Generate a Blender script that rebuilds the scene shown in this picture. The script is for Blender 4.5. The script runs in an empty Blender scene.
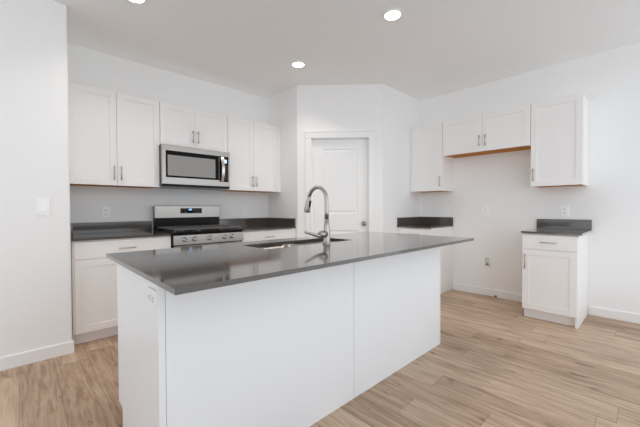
import bpy, bmesh, math, random
from mathutils import Vector, Matrix
R = math.radians
sc = bpy.context.scene
COL = sc.collection
random.seed(4)

# ------------------------------------------------------------------ camera
cam_d = bpy.data.cameras.new('camera')
cam = bpy.data.objects.new('camera', cam_d); COL.objects.link(cam); sc.camera = cam
cam_d.sensor_fit = 'HORIZONTAL'; cam_d.sensor_width = 36.0
cam_d.lens = 36.0 * 317.16 / 640.0
cam_d.clip_start = 0.02
yaw, pit, rol = R(-43.395), R(-0.936), R(-0.227)
F = Vector((-math.sin(yaw) * math.cos(pit), math.cos(yaw) * math.cos(pit), math.sin(pit)))
Rt = Vector((math.cos(yaw), math.sin(yaw), 0)); Up = Rt.cross(F)
R2 = math.cos(rol) * Rt + math.sin(rol) * Up; U2 = -math.sin(rol) * Rt + math.cos(rol) * Up
cam.matrix_world = Matrix(((R2.x, U2.x, -F.x, -4.375), (R2.y, U2.y, -F.y, -3.889), (R2.z, U2.z, -F.z, 1.135), (0, 0, 0, 1)))

# ------------------------------------------------------------------ light
# the kitchen is open behind the camera: daylight comes in from there, recessed lamps light the rest
WORLD = 1.0
GROUND, HORIZON, SKY = 1.05, 2.0, 1.3
CAN_W = 3.0
EXPOSURE = -0.03
w = bpy.data.worlds.new('world'); sc.world = w; w.use_nodes = True
wt_ = w.node_tree; bgn = wt_.nodes['Background']
wtc = wt_.nodes.new('ShaderNodeTexCoord'); wsx = wt_.nodes.new('ShaderNodeSeparateXYZ'); wmr = wt_.nodes.new('ShaderNodeMapRange')
wt_.links.new(wtc.outputs['Generated'], wsx.inputs[0]); wt_.links.new(wsx.outputs[2], wmr.inputs['Value'])
wmr.inputs['From Min'].default_value = -1.0; wmr.inputs['From Max'].default_value = 1.0
wrp = wt_.nodes.new('ShaderNodeValToRGB'); wt_.links.new(wmr.outputs[0], wrp.inputs[0])      # hazy bright horizon over a sunlit yard
SKY_STOPS = [(0.0, GROUND), (0.36, GROUND), (0.45, HORIZON), (0.58, HORIZON), (0.70, SKY), (1.0, SKY)]
we = wrp.color_ramp.elements
for i_, (p_, v_) in enumerate(SKY_STOPS):
    e_ = we[0] if i_ == 0 else we[len(we) - 1] if i_ == len(SKY_STOPS) - 1 else we.new(p_)
    e_.position = p_; e_.color = (v_ * 0.885, v_ * 0.955, v_ * 1.03, 1)
wt_.links.new(wrp.outputs[0], bgn.inputs[0]); bgn.inputs[1].default_value = WORLD
vs = sc.view_settings
vs.view_transform = 'Standard'; vs.look = 'None'; vs.gamma = 1.0; vs.exposure = EXPOSURE
vs.use_curve_mapping = False
try:
    sc.cycles.max_bounces = 20; sc.cycles.diffuse_bounces = 16; sc.cycles.glossy_bounces = 6
    sc.cycles.sample_clamp_indirect = 6.0
    sc.cycles.caustics_reflective = True; sc.cycles.caustics_refractive = False
except Exception:
    pass

# ------------------------------------------------------------------ materials
def new_mat(name):
    m = bpy.data.materials.new(name); m.use_nodes = True
    nt = m.node_tree
    return m, nt, nt.nodes['Principled BSDF']
def nd(nt, typ, **kw):
    n = nt.nodes.new(typ)
    for k, v in kw.items(): setattr(n, k, v)
    return n
def mth(nt, op, a, b=None, clamp=False):
    n = nt.nodes.new('ShaderNodeMath'); n.operation = op; n.use_clamp = clamp
    for i, q in enumerate((a, b)):
        if q is None: continue
        if isinstance(q, (int, float)): n.inputs[i].default_value = q
        else: nt.links.new(q, n.inputs[i])
    return n.outputs[0]
def objcoord(nt, scale=(1, 1, 1)):
    tc = nd(nt, 'ShaderNodeTexCoord'); mp = nd(nt, 'ShaderNodeMapping')
    mp.inputs['Scale'].default_value = scale
    nt.links.new(tc.outputs['Object'], mp.inputs[0])
    return mp.outputs[0]
def paint(name, col, rough=0.5, bump=0.0, bscale=120.0, var=0.015, spec=0.4):
    m, nt, b = new_mat(name)
    b.inputs['Roughness'].default_value = rough
    b.inputs['Specular IOR Level'].default_value = spec
    co = objcoord(nt)
    n = nd(nt, 'ShaderNodeTexNoise'); n.inputs['Scale'].default_value = 2.0; n.inputs['Detail'].default_value = 3
    nt.links.new(co, n.inputs['Vector'])
    r = nd(nt, 'ShaderNodeValToRGB')
    r.color_ramp.elements[0].color = tuple(c * (1 - var) for c in col) + (1,)
    r.color_ramp.elements[1].color = tuple(min(1, c * (1 + var)) for c in col) + (1,)
    nt.links.new(n.outputs['Fac'], r.inputs[0]); nt.links.new(r.outputs[0], b.inputs['Base Color'])
    if bump:
        n2 = nd(nt, 'ShaderNodeTexNoise'); n2.inputs['Scale'].default_value = bscale; n2.inputs['Detail'].default_value = 2
        nt.links.new(co, n2.inputs['Vector'])
        bp = nd(nt, 'ShaderNodeBump'); bp.inputs['Strength'].default_value = bump; bp.inputs['Distance'].default_value = 0.002
        nt.links.new(n2.outputs['Fac'], bp.inputs['Height']); nt.links.new(bp.outputs[0], b.inputs['Normal'])
    return m
def metal(name, col, rough, stretch=(1, 1, 1)):
    m, nt, b = new_mat(name)
    b.inputs['Metallic'].default_value = 1.0
    co = objcoord(nt, stretch)
    n = nd(nt, 'ShaderNodeTexNoise'); n.inputs['Scale'].default_value = 60; n.inputs['Detail'].default_value = 4
    nt.links.new(co, n.inputs['Vector'])
    mr = nd(nt, 'ShaderNodeMapRange'); mr.inputs['To Min'].default_value = rough * 0.8; mr.inputs['To Max'].default_value = rough * 1.25
    nt.links.new(n.outputs['Fac'], mr.inputs['Value']); nt.links.new(mr.outputs[0], b.inputs['Roughness'])
    b.inputs['Base Color'].default_value = col + (1,)
    return m
def plain(name, col, rough=0.4, spec=0.5, emit=0.0):
    m, nt, b = new_mat(name)
    b.inputs['Base Color'].default_value = col + (1,)
    b.inputs['Roughness'].default_value = rough; b.inputs['Specular IOR Level'].default_value = spec
    if emit:
        b.inputs['Emission Color'].default_value = col + (1,); b.inputs['Emission Strength'].default_value = emit
    return m

M_wall = paint('wall_paint', (0.91, 0.905, 0.895), 0.75, 0.12, 160, spec=0.25)
M_ceil = paint('ceiling_paint', (0.94, 0.938, 0.932), 0.85, 0.35, 45, spec=0.2)
M_trim = paint('trim_paint', (0.91, 0.905, 0.895), 0.4, spec=0.4)
M_cab = paint('cabinet_lacquer', (0.915, 0.895, 0.875), 0.38, spec=0.4)
M_isl = paint('island_laminate', (0.82, 0.825, 0.83), 0.30, spec=0.4)
M_raw = paint('raw_cabinet_underside', (0.50, 0.215, 0.05), 0.75, var=0.15, spec=0.1)
M_steel = metal('brushed_stainless', (0.35, 0.325, 0.30), 0.28, (0.15, 4, 4))
M_nick = metal('brushed_nickel', (0.55, 0.52, 0.49), 0.30)
M_faucet = metal('faucet_nickel', (0.46, 0.43, 0.40), 0.33)
M_knob = metal('knob_nickel', (0.36, 0.33, 0.31), 0.3)
M_dial = metal('polished_dial', (0.62, 0.60, 0.58), 0.25)
M_sink = metal('sink_steel', (0.45, 0.43, 0.41), 0.34)
M_blackg = plain('black_glass', (0.007, 0.006, 0.006), 0.10, 0.06)
M_black = plain('black_enamel', (0.008, 0.008, 0.008), 0.2, 0.12)
M_iron = plain('cast_iron', (0.11, 0.10, 0.092), 0.34)
M_grey = plain('microwave_window', (0.30, 0.29, 0.275), 0.2, 0.3)
M_plastic = plain('white_plastic', (0.95, 0.945, 0.935), 0.35)
M_slot = plain('socket_slot', (0.05, 0.045, 0.04), 0.5)
M_recess = plain('grey_box_inside', (0.72, 0.71, 0.70), 0.5)
M_brass = metal('brass', (0.42, 0.26, 0.10), 0.3)
M_lamp = plain('lamp_lens', (1.0, 0.96, 0.90), 0.5, emit=9.0)
M_blue = plain('blue_display', (0.25, 0.55, 1.0), 0.3, emit=0.9)
M_lcd = plain('pale_display', (0.62, 0.78, 0.95), 0.3, emit=0.7)
M_keys, nt, b = new_mat('printed_keys')
tc = nd(nt, 'ShaderNodeTexCoord'); sp = nd(nt, 'ShaderNodeSeparateXYZ'); nt.links.new(tc.outputs['Object'], sp.inputs[0])
kx_ = mth(nt, 'LESS_THAN', mth(nt, 'FRACT', mth(nt, 'DIVIDE', sp.outputs[0], 0.0225)), 0.45)
kz_ = mth(nt, 'LESS_THAN', mth(nt, 'FRACT', mth(nt, 'DIVIDE', sp.outputs[2], 0.0260)), 0.26)
mx = nd(nt, 'ShaderNodeMix', data_type='RGBA'); nt.links.new(mth(nt, 'MULTIPLY', kx_, kz_), mx.inputs[0])
mx.inputs[6].default_value = (0.008, 0.007, 0.007, 1); mx.inputs[7].default_value = (0.36, 0.32, 0.29, 1)
nt.links.new(mx.outputs[2], b.inputs['Base Color']); b.inputs['Roughness'].default_value = 0.2; b.inputs['Specular IOR Level'].default_value = 0.06
M_wood = plain('raw_wood_scrap', (0.28, 0.13, 0.05), 0.7)
# quartz worktop
M_quartz, nt, b = new_mat('grey_quartz')
co = objcoord(nt)
n = nd(nt, 'ShaderNodeTexNoise'); n.inputs['Scale'].default_value = 350; n.inputs['Detail'].default_value = 3
nt.links.new(co, n.inputs['Vector'])
r = nd(nt, 'ShaderNodeValToRGB')
r.color_ramp.elements[0].position = 0.35; r.color_ramp.elements[0].color = (0.064, 0.052, 0.042, 1)
r.color_ramp.elements[1].position = 0.70; r.color_ramp.elements[1].color = (0.098, 0.081, 0.067, 1)
nt.links.new(n.outputs['Fac'], r.inputs[0]); nt.links.new(r.outputs[0], b.inputs['Base Color'])
b.inputs['Roughness'].default_value = 0.10; b.inputs['IOR'].default_value = 1.48
b.inputs['Coat Weight'].default_value = 0.6; b.inputs['Coat Roughness'].default_value = 0.07; b.inputs['Coat IOR'].default_value = 1.5

# oak-look plank floor: boards run along y
M_floor, nt, b = new_mat('oak_plank_floor')
tc = nd(nt, 'ShaderNodeTexCoord'); sp = nd(nt, 'ShaderNodeSeparateXYZ'); nt.links.new(tc.outputs['Object'], sp.inputs[0])
PW, PL = 0.19, 1.22
u = mth(nt, 'DIVIDE', mth(nt, 'ADD', sp.outputs[0], 4.015 + 19 * PW), PW)
row = mth(nt, 'FLOOR', u); fu = mth(nt, 'FRACT', u)
wn = nd(nt, 'ShaderNodeTexWhiteNoise', noise_dimensions='1D'); nt.links.new(row, wn.inputs['W'])
v = mth(nt, 'ADD', mth(nt, 'DIVIDE', mth(nt, 'ADD', sp.outputs[1], 30.0), PL), mth(nt, 'MULTIPLY', wn.outputs['Value'], 7.3))
cell = mth(nt, 'FLOOR', v); fv = mth(nt, 'FRACT', v)
cb = nd(nt, 'ShaderNodeCombineXYZ'); nt.links.new(row, cb.inputs[0]); nt.links.new(cell, cb.inputs[1])
wn2 = nd(nt, 'ShaderNodeTexWhiteNoise', noise_dimensions='2D'); nt.links.new(cb.outputs[0], wn2.inputs['Vector'])
# grain
cg = nd(nt, 'ShaderNodeCombineXYZ')
nt.links.new(mth(nt, 'ADD', mth(nt, 'MULTIPLY', sp.outputs[0], 20.0), mth(nt, 'MULTIPLY', wn2.outputs['Value'], 57.0)), cg.inputs[0])
nt.links.new(mth(nt, 'ADD', mth(nt, 'MULTIPLY', sp.outputs[1], 1.6), mth(nt, 'MULTIPLY', wn2.outputs['Value'], 31.0)), cg.inputs[1])
g1 = nd(nt, 'ShaderNodeTexNoise'); g1.inputs['Scale'].default_value = 1.0; g1.inputs['Detail'].default_value = 6; g1.inputs['Roughness'].default_value = 0.62; g1.inputs['Distortion'].default_value = 1.4
nt.links.new(cg.outputs[0], g1.inputs['Vector'])
cg2 = nd(nt, 'ShaderNodeCombineXYZ')
nt.links.new(mth(nt, 'ADD', mth(nt, 'MULTIPLY', sp.outputs[0], 110.0), mth(nt, 'MULTIPLY', wn2.outputs['Value'], 91.0)), cg2.inputs[0])
nt.links.new(mth(nt, 'MULTIPLY', sp.outputs[1], 5.0), cg2.inputs[1])
g2 = nd(nt, 'ShaderNodeTexNoise'); g2.inputs['Scale'].default_value = 1.0; g2.inputs['Detail'].default_value = 3
nt.links.new(cg2.outputs[0], g2.inputs['Vector'])
cg3 = nd(nt, 'ShaderNodeCombineXYZ')
nt.links.new(mth(nt, 'ADD', mth(nt, 'MULTIPLY', sp.outputs[0], 7.0), mth(nt, 'MULTIPLY', wn2.outputs['Value'], 23.0)), cg3.inputs[0])
nt.links.new(mth(nt, 'MULTIPLY', sp.outputs[1], 2.6), cg3.inputs[1])
g3 = nd(nt, 'ShaderNodeTexNoise'); g3.inputs['Scale'].default_value = 1.0; g3.inputs['Detail'].default_value = 2
nt.links.new(cg3.outputs[0], g3.inputs['Vector'])
gr = mth(nt, 'ADD', mth(nt, 'ADD', mth(nt, 'MULTIPLY', g1.outputs['Fac'], 0.62), mth(nt, 'MULTIPLY', g2.outputs['Fac'], 0.20)), mth(nt, 'MULTIPLY', g3.outputs['Fac'], 0.18))
gr = mth(nt, 'ADD', gr, mth(nt, 'MULTIPLY', mth(nt, 'SUBTRACT', wn2.outputs['Value'], 0.5), 0.15))
# sparse dark knots drawn out along the board
kn = nd(nt, 'ShaderNodeTexNoise'); kn.inputs['Scale'].default_value = 1.0; kn.inputs['Detail'].default_value = 3; kn.inputs['Distortion'].default_value = 0.6
ck = nd(nt, 'ShaderNodeCombineXYZ')
nt.links.new(mth(nt, 'ADD', mth(nt, 'MULTIPLY', sp.outputs[0], 13.0), mth(nt, 'MULTIPLY', wn2.outputs['Value'], 41.0)), ck.inputs[0])
nt.links.new(mth(nt, 'MULTIPLY', sp.outputs[1], 4.5), ck.inputs[1]); nt.links.new(ck.outputs[0], kn.inputs['Vector'])
kmr = nd(nt, 'ShaderNodeMapRange'); kmr.inputs['From Min'].default_value = 0.62; kmr.inputs['From Max'].default_value = 0.80
nt.links.new(kn.outputs['Fac'], kmr.inputs['Value'])
gr = mth(nt, 'SUBTRACT', gr, mth(nt, 'MULTIPLY', kmr.outputs[0], 0.22))
rp = nd(nt, 'ShaderNodeValToRGB')
FLOOR_COLS = [(0.29, (0.200, 0.118, 0.070)), (0.42, (0.405, 0.272, 0.180)), (0.55, (0.570, 0.412, 0.290)), (0.70, (0.740, 0.570, 0.420))]
els = rp.color_ramp.elements
els[0].position, els[0].color = FLOOR_COLS[0][0], FLOOR_COLS[0][1] + (1,)
els[1].position, els[1].color = FLOOR_COLS[-1][0], FLOOR_COLS[-1][1] + (1,)
for p_, c_ in FLOOR_COLS[1:-1]:
    e = els.new(p_); e.color = c_ + (1,)
nt.links.new(gr, rp.inputs[0])
# board joints
eu = mth(nt, 'MULTIPLY', mth(nt, 'MINIMUM', fu, mth(nt, 'SUBTRACT', 1.0, fu)), PW)
ev = mth(nt, 'MULTIPLY', mth(nt, 'MINIMUM', fv, mth(nt, 'SUBTRACT', 1.0, fv)), PL)
edge = mth(nt, 'MINIMUM', eu, ev)
mr = nd(nt, 'ShaderNodeMapRange'); mr.inputs['From Min'].default_value = 0.0008; mr.inputs['From Max'].default_value = 0.0026
mr.inputs['To Min'].default_value = 0.66; mr.inputs['To Max'].default_value = 1.0
nt.links.new(edge, mr.inputs['Value'])
mx = nd(nt, 'ShaderNodeMix', data_type='RGBA', blend_type='MULTIPLY'); mx.inputs[0].default_value = 1.0
nt.links.new(rp.outputs[0], mx.inputs[6]); nt.links.new(mr.outputs[0], mx.inputs[7])
nt.links.new(mx.outputs[2], b.inputs['Base Color'])
b.inputs['Roughness'].default_value = 0.42; b.inputs['Specular IOR Level'].default_value = 0.35
bpn = nd(nt, 'ShaderNodeBump'); bpn.inputs['Strength'].default_value = 0.25; bpn.inputs['Distance'].default_value = 0.001
nt.links.new(mth(nt, 'ADD', mr.outputs[0], mth(nt, 'MULTIPLY', g2.outputs['Fac'], 0.3)), bpn.inputs['Height']); nt.links.new(bpn.outputs[0], b.inputs['Normal'])

# ------------------------------------------------------------------ mesh helpers
class MB:
    def __init__(s): s.bm = bmesh.new()
    def box(s, x0, x1, y0, y1, z0, z1):
        vs_ = [s.bm.verts.new((x, y, z)) for z in (z0, z1) for y in (y0, y1) for x in (x0, x1)]
        for q in ((0, 2, 3, 1), (4, 5, 7, 6), (0, 1, 5, 4), (2, 6, 7, 3), (0, 4, 6, 2), (1, 3, 7, 5)):
            s.bm.faces.new([vs_[i] for i in q])
        return s
    def prism(s, pts, axis, a, b):
        """polygon pts in the two other axes, extruded along axis from a to b"""
        def mk(p, t):
            l = list(p); l.insert('xyz'.index(axis), t); return s.bm.verts.new(l)
        A = [mk(p, a) for p in pts]; B = [mk(p, b) for p in pts]
        s.bm.faces.new(A); s.bm.faces.new(B[::-1])
        for i in range(len(pts)):
            j = (i + 1) % len(pts); s.bm.faces.new((A[j], A[i], B[i], B[j]))
        return s
    def tube(s, pts, rad, seg=14, cap=True):
        pts = [Vector(p) for p in pts]
        if not hasattr(rad, '__len__'): rad = [rad] * len(pts)
        t0 = (pts[1] - pts[0]).normalized()
        nrm = t0.orthogonal().normalized(); rings = []
        for i, p in enumerate(pts):
            t = (pts[min(i + 1, len(pts) - 1)] - pts[max(i - 1, 0)]).normalized()
            nrm = (nrm - t * nrm.dot(t)).normalized(); bn = t.cross(nrm)
            rings.append([s.bm.verts.new(p + (nrm * math.cos(2 * math.pi * k / seg) + bn * math.sin(2 * math.pi * k / seg)) * rad[i]) for k in range(seg)])
        for a, b_ in zip(rings, rings[1:]):
            for k in range(seg):
                f = s.bm.faces.new((a[k], a[(k + 1) % seg], b_[(k + 1) % seg], b_[k])); f.smooth = True
        if cap:
            s.bm.faces.new(rings[0][::-1]); s.bm.faces.new(rings[-1])
        return s
    def disc_ring(s, c, r0, r1, z0, z1, seg=40):
        """ring (or disc when r0 = 0) lying in the xy plane"""
        cx, cy = c
        def ring(r, z): return [s.bm.verts.new((cx + r * math.cos(2 * math.pi * k / seg), cy + r * math.sin(2 * math.pi * k / seg), z)) for k in range(seg)]
        o0, o1 = ring(r1, z0), ring(r1 * 0.985, z1)
        if r0 == 0:
            s.bm.faces.new(o0[::-1]); s.bm.faces.new(o1)
        else:
            i0, i1 = ring(r0, z0), ring(r0, z1)
        for k in range(seg):
            j = (k + 1) % seg
            s.bm.faces.new((o0[k], o0[j], o1[j], o1[k]))
            if r0:
                s.bm.faces.new((i0[j], i0[k], i1[k], i1[j])); s.bm.faces.new((o1[k], o1[j], i1[j], i1[k])); s.bm.faces.new((o0[j], o0[k], i0[k], i0[j]))
        return s
    def build(s, name, mat, parent=None, bevel=0.0, seg=2, label=None):
        bmesh.ops.recalc_face_normals(s.bm, faces=s.bm.faces)
        me = bpy.data.meshes.new(name); s.bm.to_mesh(me); s.bm.free()
        me.materials.append(mat)
        o = bpy.data.objects.new(name, me); COL.objects.link(o)
        if parent: o.parent = parent
        if bevel:
            bv = o.modifiers.new('bevel', 'BEVEL'); bv.width = bevel; bv.segments = seg; bv.limit_method = 'ANGLE'; bv.angle_limit = R(40)
        if label: o['label'] = label
        return o

def tag(o, label, cat, group=None):
    o['label'] = label; o['category'] = cat
    if group: o['group'] = group
    return o
def thing(name, label, cat, loc=(0, 0, 0), rot=0.0, group=None):
    o = bpy.data.objects.new(name, None); COL.objects.link(o); o.empty_display_size = 0.1
    o.location = loc; o.rotation_euler = (0, 0, rot)
    return tag(o, label, cat, group)
def struct(name, mb, mat, loc=(0, 0, 0), rot=0.0, bevel=0.0):
    o = mb.build(name, mat, bevel=bevel); o.location = loc; o.rotation_euler = (0, 0, rot); o['kind'] = 'structure'
    return o

RIGHT = R(-90)      # local x runs along the wall to the right, local -y comes out of it
DIAG = R(-45)
H = 2.73

# ------------------------------------------------------------------ the room
struct('floor', MB().box(-6.2, 0.12, -4.7, 0.12, -0.06, 0.0), M_floor)
struct('ceiling', MB().box(-6.2, 0.12, -4.7, 0.12, H, H + 0.08), M_ceil)
struct('wall_back', MB().box(-4.087, -1.644, 0.0, 0.12, 0, H), M_wall)
struct('wall_left', MB().box(-6.2, -4.087, -0.719, 0.12, 0, H), M_wall, bevel=0.012)
struct('wall_right', MB().box(0.0, 0.12, -4.7, -1.368, 0, H), M_wall)
struct('light_block_front', MB().box(-6.2, -5.6, -4.82, -4.7, 0, H), M_wall)  # unseen wall piece added behind the camera to dim daylight on the left wall
struct('light_block_far_left', MB().box(-6.32, -6.2, -4.82, -3.0, 0, H), M_wall)  # unseen, added to narrow the left opening and dim the right wall
struct('wall_pantry_left', MB().prism([(-1.7442, 0.0), (-1.7442, -0.6815), (-1.6442, -0.64), (-1.6442, 0.0)], 'z', 0, H), M_wall)
struct('wall_pantry_right', MB().prism([(-0.9608, -1.4682), (0.0, -1.4682), (0.0, -1.368), (-0.92, -1.368)], 'z', 0, H), M_wall)
DL = 1.1105     # length of the diagonal wall; door opening from 0.165 to 0.937
dw = MB().box(0, 0.165, 0, 0.1, 0, H).box(0.937, DL, 0, 0.1, 0, H).box(0.165, 0.937, 0, 0.1, 2.060, H)
struct('wall_pantry', dw, M_wall, (-1.7442, -0.6815, 0), DIAG)
# pantry door in the diagonal wall (local frame: x along the wall, -y towards the room)
PD = (-1.7442, -0.6815, 0)
cas = MB().box(0.105, 0.181, -0.018, 0.0, 0, 2.045).box(0.925, 1.003, -0.018, 0.0, 0, 2.047)
struct('trim_1', cas, M_trim, PD, DIAG, bevel=0.003)
struct('trim_2', MB().box(0.098, 1.018, -0.022, 0.0, 2.045, 2.118).box(0.094, 1.022, -0.028, 0.0, 2.118, 2.132), M_trim, PD, DIAG, bevel=0.002)
struct('trim_3', MB().box(0.165, 0.183, 0.0, 0.1, 0, 2.042).box(0.919, 0.937, 0.0, 0.1, 0, 2.042).box(0.165, 0.937, 0.0, 0.1, 2.042, 2.060), M_trim, PD, DIAG)
bm_ = MB()
D0, D1, DT = 0.187, 0.9185, 2.038
PX0, PX1 = 0.321, 0.786
for a in ((D0, PX0, 0.008, DT), (PX1, D1, 0.008, DT), (PX0, PX1, 1.915, DT), (PX0, PX1, 0.844, 1.063), (PX0, PX1, 0.008, 0.25)):
    bm_.box(a[0], a[1], 0.055, 0.09, a[2], a[3])
for z0, z1 in ((0.25, 0.844), (1.063, 1.915)):      # two raised panels inside a routed groove
    o_ = [(PX0, z0), (PX1, z0), (PX1, z1), (PX0, z1)]
    def rr(d, y): return [bm_.bm.verts.new((x + (d if x == PX0 else -d), y, z + (d if z == z0 else -d))) for x, z in o_]
    rings = [rr(0, 0.055), rr(0.010, 0.066), rr(0.022, 0.066), rr(0.040, 0.058)]
    for A, B in zip(rings, rings[1:]):
        for k in range(4): bm_.bm.faces.new((A[k], A[(k + 1) % 4], B[(k + 1) % 4], B[k]))
    bm_.bm.faces.new(rings[-1])
door = struct('door_1', bm_, M_trim, PD, DIAG)
MB().tube([(0.866, 0.055, 0.932), (0.866, 0.049, 0.932), (0.866, 0.047, 0.932), (0.866, 0.028, 0.932), (0.866, 0.022, 0.932), (0.866, 0.008, 0.932), (0.866, -0.004, 0.932), (0.866, -0.008, 0.932)],
          [0.030, 0.030, 0.011, 0.011, 0.022, 0.028, 0.020, 0.004], 20).build('door_knob', M_knob, door)

# baseboards
BH = 0.092
def board(name, pts, axis, a, b, **k): return struct(name, MB().prism(pts, axis, a, b), M_trim, **k)
prof = [(0.0, 0.0), (-0.014, 0.0), (-0.014, BH - 0.006), (-0.010, BH), (0.0, BH)]
# the right wall: behind the fridge bay the lower edge lifts off the floor towards its end
bb = MB()
bb.prism(prof, 'y', -2.25, -1.957)
lift = 0.009
A = [bb.bm.verts.new((x, -2.25, z)) for x, z in prof]; B = [bb.bm.verts.new((x, -2.505, z + (lift if z == 0 else 0))) for x, z in prof]
bb.bm.faces.new(A); bb.bm.faces.new(B[::-1])
for i in range(5):
    j = (i + 1) % 5; bb.bm.faces.new((A[j], A[i], B[i], B[j]))
bb.prism(prof, 'y', -2.938, -2.508)
struct('baseboard_right', bb, M_trim)
board('baseboard_right_end', prof, 'y', -4.7, -3.412)
pl = [(-0.719 + y, z) for y, z in prof]
bl = MB().prism(pl, 'x', -6.2, -4.079)
bl.prism([(-4.087, 0.0), (-4.079, 0.0), (-4.079, BH - 0.006), (-4.082, BH), (-4.087, BH)], 'y', -0.719, -0.640)
struct('baseboard_left', bl, M_trim)
sp_ = MB().prism([(y, z) for y, z in prof], 'x', 0.0, 0.104).prism([(y, z) for y, z in prof], 'x', 1.004, DL)
struct('baseboard_pantry', sp_, M_trim, PD, DIAG)

# ------------------------------------------------------------------ cabinets
def door_front(x0, x1, z0, z1, y, t=0.019, stile=0.057, flat=False):
    """cabinet front whose face is at -y; shaker frame with recessed panel unless flat"""
    mb = MB(); bm = mb.bm
    def ring(d, yy): return [bm.verts.new(p) for p in ((x0 + d, -yy, z0 + d), (x1 - d, -yy, z0 + d), (x1 - d, -yy, z1 - d), (x0 + d, -yy, z1 - d))]
    e = 0.0015
    rings = [ring(0, y - t), ring(0, y - e), ring(e, y)]
    if not flat: rings += [ring(stile, y), ring(stile + 0.002, y - 0.007)]
    bm.faces.new(rings[0][::-1])
    for A, B in zip(rings, rings[1:]):
        for k in range(4): bm.faces.new((A[k], A[(k + 1) % 4], B[(k + 1) % 4], B[k]))
    bm.faces.new(rings[-1])
    return mb
def handle(parent, x, z, y, L=0.135, vertical=True):
    mb = MB(); s = 0.028; r = 0.0052
    h = L / 2
    if vertical:
        mb.tube([(x, -y - s, z - h), (x, -y - s, z + h)], r, 10)
        for q in (-1, 1): mb.tube([(x, -y, z + q * (h - 0.018)), (x, -y - s, z + q * (h - 0.018))], 0.0042, 8)
    else:
        mb.tube([(x - h, -y - s, z), (x + h, -y - s, z)], r, 10)
        for q in (-1, 1): mb.tube([(x + q * (h - 0.018), -y, z), (x + q * (h - 0.018), -y - s, z)], 0.0042, 8)
    return mb.build('handle', M_nick, parent)

UD = 0.318
def upper(label, loc, rot, width, z0, z1, doors, handles, group=None):
    """doors: [(x0, x1)], handles: [(x, zc)] one each; local x = 0 at the left end"""
    t = thing('wall_cabinet', label, 'cabinet', (loc[0], loc[1], z0), rot, group)
    h = z1 - z0
    c = MB().box(0, width, -(UD - 0.020), -0.002, 0.016, h).box(0, 0.016, -(UD - 0.020), -0.002, 0.002, 0.016).box(width - 0.016, width, -(UD - 0.020), -0.002, 0.002, 0.016)
    lo, hi = min(d[0] for d in doors), max(d[1] for d in doors)
    if hi < width - 0.01: c.box(hi + 0.003, width, -(UD - 0.003), -(UD - 0.020), 0.002, h)
    if lo > 0.01: c.box(0, lo - 0.003, -(UD - 0.003), -(UD - 0.020), 0.002, h)
    c.build('carcass', M_cab, t)
    MB().box(0.016, width - 0.016, -(UD - 0.020), -0.002, 0.006, 0.016).build('underside', M_raw, t, label='bare brown wood underside')
    for (a, b_), (hx, hz) in zip(doors, handles):
        d = door_front(a + (0.004 if a == 0 else 0.0015), b_ - (0.004 if b_ == width else 0.0015), 0.003, h - 0.001, UD).build('door', M_cab, t)
        handle(d, hx, hz - z0, UD)
    return t
G1 = None
UB, UT, UM = 1.360, 2.261, 1.814
xl = lambda x, x0: x - x0
upper('tall two-door white wall cabinet at the far left, left of the microwave', (-4.085, 0), 0, 0.785, UB, UT,
      [(0.012, 0.397), (0.397, 0.785)], [(0.370, 1.482), (0.428, 1.482)])
upper('short two-door white wall cabinet directly above the microwave', (-3.300, 0), 0, 0.767, UM, UT,
      [(0, 0.371), (0.371, 0.767)], [(0.339, 1.938), (0.399, 1.938)])
upper('two-door white wall cabinet between the microwave and the pantry corner', (-2.533, 0), 0, 0.787, UB, UT,
      [(0, 0.361), (0.361, 0.728)], [(0.333, 1.482), (0.391, 1.482)])
upper('single-door white wall cabinet beside the pantry wall, above the small corner countertop', (0, -1.470), RIGHT, 0.482, UB, UT,
      [(0.020, 0.482)], [(0.452, 1.487)])
upper('short two-door white wall cabinet over the empty fridge space', (0, -1.952), RIGHT, 0.994, UM, UT,
      [(0, 0.495), (0.495, 0.994)], [(0.466, 1.945), (0.535, 1.945)])
upper('single-door white wall cabinet at the right end, over the freestanding base cabinet', (0, -2.946), RIGHT, 0.448, UB, UT,
      [(0, 0.448)], [(0.031, 1.488)])

BD, CT, CB = 0.63, 0.8945, 0.8755
def base(label, loc, rot, width, drawers, doors, side_right=False, group=None):
    """drawers: [(x0, x1)], doors: [(x0, x1, handle_x or None)]"""
    t = thing('base_cabinet', label, 'cabinet', (loc[0], loc[1], 0), rot, group)
    c = MB().box(0, width, -(BD - 0.020), -0.002, 0.100, CB - 0.001)
    lo, hi = min(d[0] for d in drawers), max(d[1] for d in drawers)
    if hi < width - 0.012: c.box(hi + 0.003, width - (0.018 if side_right else 0), -(BD - 0.003), -(BD - 0.020), 0.100, CB - 0.001)
    if lo > 0.012: c.box(0, lo - 0.003, -(BD - 0.003), -(BD - 0.020), 0.100, CB - 0.001)
    c.build('carcass', M_cab, t)
    k1 = width - (0.018 if side_right else 0)
    MB().box(0.002, k1, -0.554, -0.540, 0.0, 0.100).build('toe_kick', M_cab, t)
    if side_right:
        MB().box(width, width + 0.005, -(BD - 0.024), -0.002, 0.0, CB - 0.001).box(width - 0.018, width, -(BD - 0.020), -0.554, 0.0, 0.100).build('end_panel', M_cab, t)
    for a, b_ in drawers:
        d = door_front(a + 0.0015, b_ - 0.0015, 0.7175, 0.862, BD, flat=True).build('drawer', M_cab, t)
        handle(d, (a + b_) / 2, 0.790, BD, vertical=False)
    for a, b_, hx in doors:
        d = door_front(a + 0.0015, b_ - 0.0015, 0.104, 0.713, BD).build('door', M_cab, t)
        if hx is not None: handle(d, hx, 0.592, BD, L=0.150)
    return t
base('white base cabinet with a wide drawer, left of the range beside the wall end', (-4.072, 0), 0, 0.768,
     [(0.012, 0.768)], [(0.012, 0.390, 0.358), (0.390, 0.768, 0.422)])
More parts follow.
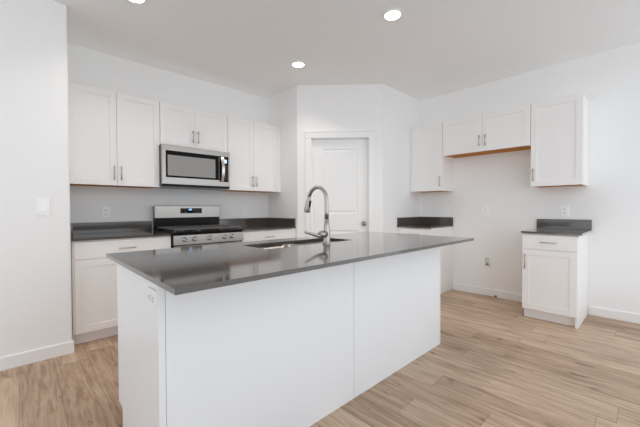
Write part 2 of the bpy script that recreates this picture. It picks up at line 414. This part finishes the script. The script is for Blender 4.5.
base('white base cabinet with a drawer between the range and the pantry wall', (-2.531, 0), 0, 0.785,
     [(0, 0.730)], [(0, 0.365, 0.335), (0.365, 0.730, 0.395)])
base('narrow white base cabinet against the pantry wall, under the small dark corner counter', (0, -1.470), RIGHT, 0.474,
     [(0.020, 0.474)], [(0.020, 0.474, 0.045)], side_right=True)
rb = base('freestanding narrow white base cabinet with one drawer and one door at the right', (0, -2.951), RIGHT, 0.447,
     [(0, 0.447)], [(0, 0.447, 0.030)], side_right=True)
MB().box(-0.003, 0.002, -0.575, -0.52, 0.0, 0.028).build('toe_kick_end', M_wood, rb, label='bare brown end of the toe kick')

# countertops with upstands
def counter(label, loc, rot, x0, x1, splash=()):
    t = thing('countertop', label, 'countertop', (loc[0], loc[1], CB), rot)
    MB().box(x0, x1, -0.648, -0.0015, 0.0, CT - CB).build('slab', M_quartz, t, bevel=0.002)
    hb = 1.003 - CB
    MB().box(x0, x1, -0.021, -0.0015, CT - CB, hb).build('backsplash', M_quartz, t, bevel=0.0015)
    for a, b_ in splash:
        MB().box(a, b_, -0.640, -0.021, CT - CB, hb).build('side_splash', M_quartz, t, bevel=0.0015)
    return t
counter('dark grey glossy countertop with backsplash, left of the range', (-4.072, 0), 0, -0.0135, 0.766, [(-0.0135, 0.0065)])
counter('dark grey glossy countertop with backsplash, right of the range in the corner', (-2.531, 0), 0, 0.0, 0.785, [(0.765, 0.785)])
counter('small dark grey countertop with two backsplashes tucked against the pantry wall', (0, -1.470), RIGHT, 0.0, 0.490, [(0.0, 0.020)])
counter('small dark grey countertop with backsplash on the freestanding base cabinet', (0, -2.951), RIGHT, -0.008, 0.480)

# ------------------------------------------------------------------ range
rg = thing('gas_range', 'stainless steel freestanding gas range with black grates', 'range', (-2.914, 0, 0))
hw = 0.380
MB().box(-hw, hw, -0.640, -0.025, 0.03, 0.884).build('body', M_black, rg)
MB().box(-hw + 0.004, hw - 0.004, -0.668, -0.642, 0.175, 0.768).build('oven_door', M_steel, rg, bevel=0.004)
od = [o for o in rg.children if o.name.startswith('oven_door')][0]
MB().box(-0.25, 0.25, -0.671, -0.668, 0.30, 0.62).build('oven_window', M_blackg, od)
oh = MB().tube([(-0.345, -0.716, 0.735), (0.345, -0.716, 0.735)], 0.012, 14)
for s_ in (-1, 1): oh.tube([(s_ * 0.32, -0.668, 0.735), (s_ * 0.32, -0.716, 0.735)], 0.009, 10)
oh.build('oven_handle', M_steel, od)
MB().box(-hw + 0.004, hw - 0.004, -0.665, -0.642, 0.035, 0.168).build('storage_drawer', M_steel, rg, bevel=0.004)
MB().prism([(-0.640, 0.776), (-0.676, 0.776), (-0.668, 0.872), (-0.640, 0.872)], 'x', -hw, hw).build('control_panel', M_steel, rg, bevel=0.002)
for kx in (-3.189, -3.089, -2.931, -2.762, -2.673):
    x = kx + 2.914
    kb = MB().tube([(x, -0.672, 0.830), (x, -0.680, 0.8305), (x, -0.682, 0.8305), (x, -0.702, 0.832), (x, -0.706, 0.832)], [0.024, 0.024, 0.019, 0.017, 0.014], 18)
    kb.box(x - 0.003, x + 0.003, -0.710, -0.700, 0.815, 0.849)
    kb.build('knob', M_dial, rg)
MB().box(-hw, hw, -0.682, -0.025, 0.884, 0.904).build('cooktop', M_black, rg, bevel=0.003)
for bx, by, br in ((-0.25, -0.50, 0.045), (-0.25, -0.21, 0.035), (0, -0.355, 0.05), (0.25, -0.50, 0.04), (0.25, -0.21, 0.035)):
    MB().disc_ring((bx, by), 0, br, 0.904, 0.916).disc_ring((bx, by), 0, br * 0.75, 0.916, 0.922).build('burner', M_iron, rg)
for gx0, gx1 in ((-0.365, -0.127), (-0.122, 0.122), (0.127, 0.365)):
    g = MB(); z0, z1 = 0.922, 0.938; y0, y1 = -0.655, -0.095; bw = 0.012
    g.box(gx0, gx0 + bw, y0, y1, z0, z1).box(gx1 - bw, gx1, y0, y1, z0, z1).box(gx0 + bw, gx1 - bw, y0, y0 + bw, z0, z1).box(gx0 + bw, gx1 - bw, y1 - bw, y1, z0, z1)
    cx_ = (gx0 + gx1) / 2
    g.box(cx_ - 0.005, cx_ + 0.005, y0 + bw, y1 - bw, z0 + 0.001, z1 + 0.001)
    for yy in (-0.57, -0.50, -0.43, -0.355, -0.28, -0.21, -0.15):
        g.box(gx0 + bw, gx1 - bw, yy - 0.005, yy + 0.005, z0 + 0.001, z1)
    for fx in (gx0, gx1 - bw):
        for fy in (y0, y1 - bw): g.box(fx, fx + bw, fy, fy + bw, 0.904, z0)
    g.build('grate', M_iron, rg)
MB().box(-hw, hw, -0.078, -0.025, 0.904, 1.030).build('backguard_base', M_black, rg, label='black lower part of the backguard')
bg = MB().box(-0.382, 0.384, -0.094, -0.025, 1.030, 1.172).build('backguard', M_steel, rg, bevel=0.005)
dx0, dx1 = -3.020 + 2.914, -2.768 + 2.914
dsp = MB().box(dx0, dx1, -0.0965, -0.094, 1.082, 1.142).build('control_display', M_blackg, bg)
MB().box(-0.012, 0.026, -0.0975, -0.0965, 1.118, 1.136).build('clock', M_blue, dsp, label='blue lit clock')
MB().box(dx0 + 0.006, -0.022, -0.0970, -0.0965, 1.088, 1.136).build('keypad', M_keys, dsp)
MB().box(0.036, dx1 - 0.006, -0.0970, -0.0965, 1.088, 1.136).build('keypad', M_keys, dsp)

# ------------------------------------------------------------------ microwave
mw = thing('microwave', 'stainless over-the-range microwave hung under the short cabinet', 'microwave', (-2.9325, 0, 1.372))
hw = 0.378; Z = lambda z: z - 1.372
MB().box(-hw, hw, -0.365, -0.012, 0.010, Z(1.802)).build('body', M_black, mw)
MB().box(-hw, hw, -0.385, -0.012, 0.0, 0.010).box(-hw, hw, -0.397, -0.365, 0.0, Z(1.395)).build('bottom_vent', M_black, mw)
dr = MB().box(-hw, hw, -0.402, -0.366, Z(1.395), Z(1.805)).build('door', M_steel, mw, bevel=0.003)
wx0, wx1 = -3.272 + 2.9325, -2.690 + 2.9325
fr = MB().box(wx0, wx1, -0.4035, -0.402, Z(1.466), Z(1.746)).build('window_frame', M_blackg, dr)
MB().box(wx0 + 0.018, wx1 - 0.045, -0.4045, -0.4035, Z(1.486), Z(1.700)).build('window', M_grey, fr)
cp = MB().box(-2.686 + 2.9325, -2.572 + 2.9325, -0.4035, -0.402, Z(1.450), Z(1.746)).build('control_panel', M_blackg, mw)
MB().box(-2.640 + 2.9325, -2.594 + 2.9325, -0.4045, -0.4035, Z(1.668), Z(1.712)).build('display', M_lcd, cp)
MB().box(0.284, 0.352, -0.4040, -0.4035, Z(1.462), Z(1.650)).build('keypad', M_keys, cp)
hp = []
for i in range(13):
    a = i / 12.0
    hp.append((-2.652 + 2.9325, -0.412 - 0.030 * math.sin(math.pi * a), Z(1.455 + 0.285 * a)))
hd = MB()
for (xa, ya, za), (xb, yb, zb) in zip(hp, hp[1:]):
    v8 = [hd.bm.verts.new(p) for p in ((xa - .017, ya, za), (xa + .017, ya, za), (xa + .017, ya + .010, za), (xa - .017, ya + .010, za), (xb - .017, yb, zb), (xb + .017, yb, zb), (xb + .017, yb + .010, zb), (xb - .017, yb + .010, zb))]
    for q in ((0, 1, 5, 4), (1, 2, 6, 5), (2, 3, 7, 6), (3, 0, 4, 7)): hd.bm.faces.new([v8[i] for i in q])
    if za == hp[0][2]: hd.bm.faces.new(v8[:4])
    if zb == hp[-1][2]: hd.bm.faces.new(v8[4:])
bmesh.ops.remove_doubles(hd.bm, verts=hd.bm.verts, dist=1e-5)
hd.build('handle', M_dial, dr)

# ------------------------------------------------------------------ island
IX0, IX1, IYF, IYB = -4.017, -1.843, -2.665, -1.988
ik = thing('kitchen_island', 'white panelled kitchen island cabinet under the large grey worktop', 'island', ((IX0 + IX1) / 2, (IYF + IYB) / 2, 0))
off = Vector(ik.location)
def ibox(mb, x0, x1, y0, y1, z0, z1): return mb.box(x0 - off.x, x1 - off.x, y0 - off.y, y1 - off.y, z0, z1)
TK, TZ = 0.082, 0.141
def prof_end(x0, x1):
    mb = MB()
    pts = [(IYF + 0.019, 0.0), (IYB - TK, 0.0), (IYB - TK, TZ), (IYB, TZ), (IYB, CB - 0.001), (IYF + 0.019, CB - 0.001)]
    mb.prism([(y - off.y, z) for y, z in pts], 'x', x0 - off.x, x1 - off.x)
    return mb
prof_end(IX0, IX0 + 0.018).build('end_panel', M_isl, ik)
prof_end(IX1 - 0.018, IX1).build('end_panel', M_isl, ik)
for xa, xb in ((IX0 - 0.003, IX0 + 0.021), (IX1 - 0.021, IX1 + 0.003)):
    ibox(MB(), xa, xb, IYF, IYF + 0.0185, 0, CB - 0.001).build('corner_stile', M_isl, ik, bevel=0.0015)
ibox(MB(), IX0 + 0.0225, -2.9435, IYF + 0.001, IYF + 0.018, 0, CB - 0.001).build('front_panel', M_isl, ik, bevel=0.0015)
ibox(MB(), -2.9405, IX1 - 0.0225, IYF + 0.001, IYF + 0.018, 0, CB - 0.001).build('front_panel', M_isl, ik, bevel=0.0015)
kc = MB()
ibox(kc, IX0 + 0.019, -3.360, IYF + 0.019, IYB - 0.021, TZ, CB - 0.002)
ibox(kc, -2.500, IX1 - 0.019, IYF + 0.019, IYB - 0.021, TZ, CB - 0.002)
ibox(kc, -3.360, -2.500, IYF + 0.019, IYF + 0.20, TZ, CB - 0.002)
ibox(kc, -3.360, -2.500, IYF + 0.20, IYB - 0.021, TZ, 0.60)
ibox(kc, -3.360, -2.500, IYB - 0.0235, IYB - 0.021, 0.60, CB - 0.002)
kc.build('carcass', M_cab, ik)
ibox(MB(), IX0 + 0.019, IX1 - 0.019, IYB - TK, IYB - TK + 0.014, 0, TZ - 0.001).build('toe_kick', M_cab, ik)
xs = [IX0 + 0.020, -3.300, -2.925, -2.550, IX1 - 0.020]
for a, b_ in zip(xs, xs[1:]):
    d = ibox(MB(), a + 0.0015, b_ - 0.0015, IYB - 0.020, IYB - 0.001, TZ + 0.004, CB - 0.016).build('cabinet_door', M_cab, ik, bevel=0.0015)

# worktop with the sink cut-out
WX0, WX1, WY0, WY1 = -4.0417, -1.764, -2.903, -1.851
SX0, SX1, SY0, SY1 = -3.318, -2.548, -2.315, -2.028
wt = MB()
def frame_ring(z): 
    o = [wt.bm.verts.new(p) for p in ((WX0, WY0, z), (WX1, WY0, z), (WX1, WY1, z), (WX0, WY1, z))]
    i = [wt.bm.verts.new(p) for p in ((SX0, SY0, z), (SX1, SY0, z), (SX1, SY1, z), (SX0, SY1, z))]
    return o, i
o0, i0 = frame_ring(CB); o1, i1 = frame_ring(CT)
for k in range(4):
    j = (k + 1) % 4
    wt.bm.faces.new((o1[k], o1[j], i1[j], i1[k])); wt.bm.faces.new((o0[j], o0[k], i0[k], i0[j]))
    wt.bm.faces.new((o0[k], o0[j], o1[j], o1[k])); wt.bm.faces.new((i0[j], i0[k], i1[k], i1[j]))
wto = wt.build('countertop', M_quartz, bevel=0.0015)
tag(wto, 'large glossy grey worktop of the kitchen island around the sink', 'countertop')

# undermount double sink
sk = thing('kitchen_sink', 'stainless double bowl sink set into the grey island worktop', 'sink', ((SX0 + SX1) / 2, (SY0 + SY1) / 2, 0.66))
mid = (SX0 + SX1) / 2
def bowl(x0, x1, y0, y1, zt, zb, rc=0.05, t=0.0):
    mb = MB(); bm = mb.bm
    def rr(d, z, rad):
        pts = []
        for cx_, cy_, a0 in ((x1 - d - rad, y1 - d - rad, 0), (x0 + d + rad, y1 - d - rad, 90), (x0 + d + rad, y0 + d + rad, 180), (x1 - d - rad, y0 + d + rad, 270)):
            for k in range(7):
                a = R(a0 + 15 * k); pts.append(bm.verts.new((cx_ + rad * math.cos(a) - sk.location.x, cy_ + rad * math.sin(a) - sk.location.y, z - sk.location.z)))
        return pts
    rings = [rr(-0.012, zt, rc), rr(0, zt, rc), rr(0.004, zb + 0.03, rc), rr(0.012, zb + 0.008, rc), rr(0.03, zb, rc)]
    for A, B in zip(rings, rings[1:]):
        n_ = len(A)
        for k in range(n_):
            f = bm.faces.new((A[k], A[(k + 1) % n_], B[(k + 1) % n_], B[k])); f.smooth = True
    bm.faces.new(rings[-1])
    return mb
for a, b_ in ((SX0 - 0.004, mid - 0.014), (mid + 0.014, SX1 + 0.004)):
    bo = bowl(a, b_, SY0 - 0.004, SY1 + 0.004, CB - 0.002, 0.675).build('bowl', M_sink, sk)
    sd = bo.modifiers.new('wall', 'SOLIDIFY'); sd.thickness = 0.0015; sd.offset = 0
    cx_, cy_ = (a + b_) / 2 - sk.location.x, 0.02
    MB().disc_ring((cx_, cy_), 0.03, 0.045, 0.0155, 0.019).disc_ring((cx_, cy_), 0, 0.028, 0.0155, 0.017).build('drain', M_nick, bo)

# faucet
fc = thing('kitchen_faucet', 'brushed nickel gooseneck pull-down faucet standing beside the island sink', 'faucet', (-2.912, -2.405, CT))
MB().tube([(0, 0, 0), (0, 0, 0.006), (0, 0, 0.008), (0, 0, 0.05), (0, 0, 0.09), (0, 0, 0.12), (0, 0, 0.17)], [0.0255, 0.0255, 0.0225, 0.0225, 0.0215, 0.018, 0.0145], 24).build('body', M_faucet, fc)
pts = [(0, 0, 0.165), (0, 0, 0.22), (0, 0, 0.265)]
rc_ = 0.088
for k in range(1, 15):
    a = R(180 - k * 11.6)
    pts.append((0, rc_ + rc_ * math.cos(a), 0.295 + rc_ * math.sin(a)))
MB().tube(pts, [0.0145, 0.0130, 0.0125] + [0.0125] * 14, 20).build('spout', M_faucet, fc)
e_ = Vector(pts[-1]); dr_ = (Vector(pts[-1]) - Vector(pts[-2])).normalized(); dr_ = Vector((0, 0.22, -1)).normalized()
sh = MB().tube([e_ - dr_ * 0.002, e_ + dr_ * 0.004, e_ + dr_ * 0.045, e_ + dr_ * 0.098, e_ + dr_ * 0.110], [0.0135, 0.0140, 0.0170, 0.0220, 0.0200], 20).build('spray_head', M_faucet, fc)
q = e_ + dr_ * 0.052
bt = MB().box(-0.007, 0.007, -0.003, 0.004, -0.026, 0.022).build('spray_button', M_black, sh)
bt.location = q + Vector((0, -0.0185, 0.001)); bt.rotation_euler = (math.atan2(0.22, 1) * 1.35, 0, 0)
hb_ = MB().tube([(-0.010, 0, 0.072), (-0.048, 0, 0.072), (-0.060, 0, 0.072), (-0.064, 0, 0.072)], [0.0235, 0.0235, 0.020, 0.010], 20).build('handle_hub', M_faucet, fc)
lv = MB().tube([(-0.048, 0.0, 0.060), (-0.070, 0.0, 0.062), (-0.105, 0.0, 0.071), (-0.15, 0.0, 0.084), (-0.185, 0.0, 0.094), (-0.190, 0, 0.096)], [0.012, 0.0115, 0.0095, 0.008, 0.0065, 0.004], 14).build('lever', M_faucet, hb_)

# ------------------------------------------------------------------ small fittings on the walls
def outlet(label, loc, rot, cat='outlet', w_=0.072, h_=0.116, mat=None):
    t = thing('wall_outlet', label, cat, loc, rot)
    MB().box(-w_ / 2, w_ / 2, -0.007, -0.0005, -h_ / 2, h_ / 2).build('cover_plate', mat or M_plastic, t, bevel=0.0015)
    for zc in (-0.021, 0.021):
        rc = MB().prism([(0.0165 * math.cos(R(a)), zc + max(-0.0135, min(0.0135, 0.0175 * math.sin(R(a))))) for a in range(0, 360, 20)], 'y', -0.0095, -0.007).build('receptacle', mat or M_plastic, t)
        MB().box(-0.0075, -0.0050, -0.0100, -0.0095, zc - 0.002, zc + 0.007).box(0.0050, 0.0075, -0.0100, -0.0095, zc - 0.002, zc + 0.006).box(-0.002, 0.002, -0.0100, -0.0095, zc - 0.009, zc - 0.005).build('slots', M_slot, rc)
    return t
outlet('white outlet above the dark backsplash left of the range', (-3.736, 0, 1.101), 0)
outlet('white outlet above the backsplash just right of the range', (-2.126, 0, 1.093), 0)
outlet('white outlet above the small corner counter near the pantry', (0, -1.853, 1.092), RIGHT)
outlet('white outlet on the bare right wall of the fridge space', (0, -2.382, 1.098), RIGHT)
outlet('white outlet above the freestanding base cabinet at the right', (0, -3.202, 1.096), RIGHT)
io = outlet('white outlet on the left end of the island beneath the worktop', (IX0, -2.604, 0.803), R(-90), w_=0.068, h_=0.108, mat=M_isl)
io.rotation_euler = (0, R(90), R(-90))
sw = thing('light_switch', 'white single rocker light switch on the left wall', 'light switch', (-4.249, -0.719, 1.152))
MB().box(-0.038, 0.038, -0.008, -0.0005, -0.064, 0.064).build('cover_plate', M_plastic, sw, bevel=0.002)
MB().prism([(-0.006, -0.034), (-0.015, -0.034), (-0.009, 0.034), (-0.006, 0.034)], 'x', -0.0215, 0.0215).build('rocker', M_plastic, sw, bevel=0.001)

wb = thing('ice_maker_box', 'small recessed water outlet box with brass valve low on the fridge wall', 'water box', (0, -2.402, 0.437), RIGHT)
def rrect(hw_, hh, rad):
    pts = []
    for cx_, cz_, a0 in ((hw_ - rad, hh - rad, 0), (-hw_ + rad, hh - rad, 90), (-hw_ + rad, -hh + rad, 180), (hw_ - rad, -hh + rad, 270)):
        for k in range(5): a = R(a0 + 22.5 * k); pts.append((cx_ + rad * math.cos(a), cz_ + rad * math.sin(a)))
    return pts
fm = MB(); bm = fm.bm
loops = [[bm.verts.new((x, y, z)) for x, z in rrect(a, b_, r_)] for a, b_, r_, y in ((0.047, 0.070, 0.020, -0.0005), (0.045, 0.068, 0.019, -0.009), (0.032, 0.055, 0.016, -0.009), (0.031, 0.054, 0.015, -0.003))]
for A, B in zip(loops, loops[1:]):
    for k in range(20): bm.faces.new((A[k], A[(k + 1) % 20], B[(k + 1) % 20], B[k]))
fm.build('frame', M_plastic, wb)
MB().prism(rrect(0.0315, 0.0545, 0.015), 'y', -0.003, -0.0006).build('back', M_recess, wb)
MB().tube([(0.008, -0.003, -0.034), (0.008, -0.028, -0.034)], 0.010, 12).tube([(0.008, -0.020, -0.034), (0.008, -0.020, -0.012)], 0.007, 10).tube([(-0.012, -0.030, -0.034), (0.026, -0.030, -0.034)], 0.008, 10).build('valve', M_brass, wb)

scr = MB().prism([(-0.026, 0.0), (-0.016, 0.0), (-0.0155, 0.020), (-0.021, 0.024), (-0.026, 0.016)], 'y', -2.522, -2.500).build('wood_scrap', M_wood)
tag(scr, 'tiny brown wood scrap at the baseboard of the fridge space', 'wood scrap')

# ------------------------------------------------------------------ recessed ceiling lights
def can(label, x, y):
    t = thing('recessed_light', label, 'ceiling light', (x, y, H), 0, 'recessed ceiling lights')
    MB().disc_ring((0, 0), 0.064, 0.079, -0.007, 0.0).build('trim_ring', M_trim, t)
    MB().disc_ring((0, 0), 0, 0.064, -0.004, 0.0).build('lens', M_lamp, t)
    d = bpy.data.lights.new('lamp', 'AREA'); d.shape = 'DISK'; d.size = 0.12; d.spread = R(120); d.energy = CAN_W; d.color = (1.0, 0.92, 0.84)
    o = bpy.data.objects.new('lamp', d); COL.objects.link(o); o.parent = t; o.location = (0, 0, -0.012)
can('round recessed ceiling light nearest the pantry door', -2.115, -1.158)
can('round recessed ceiling light at the upper right, the largest in view', -2.118, -2.383)
can('round recessed ceiling light cut by the top edge, above the left cabinets', -3.728, -1.187)
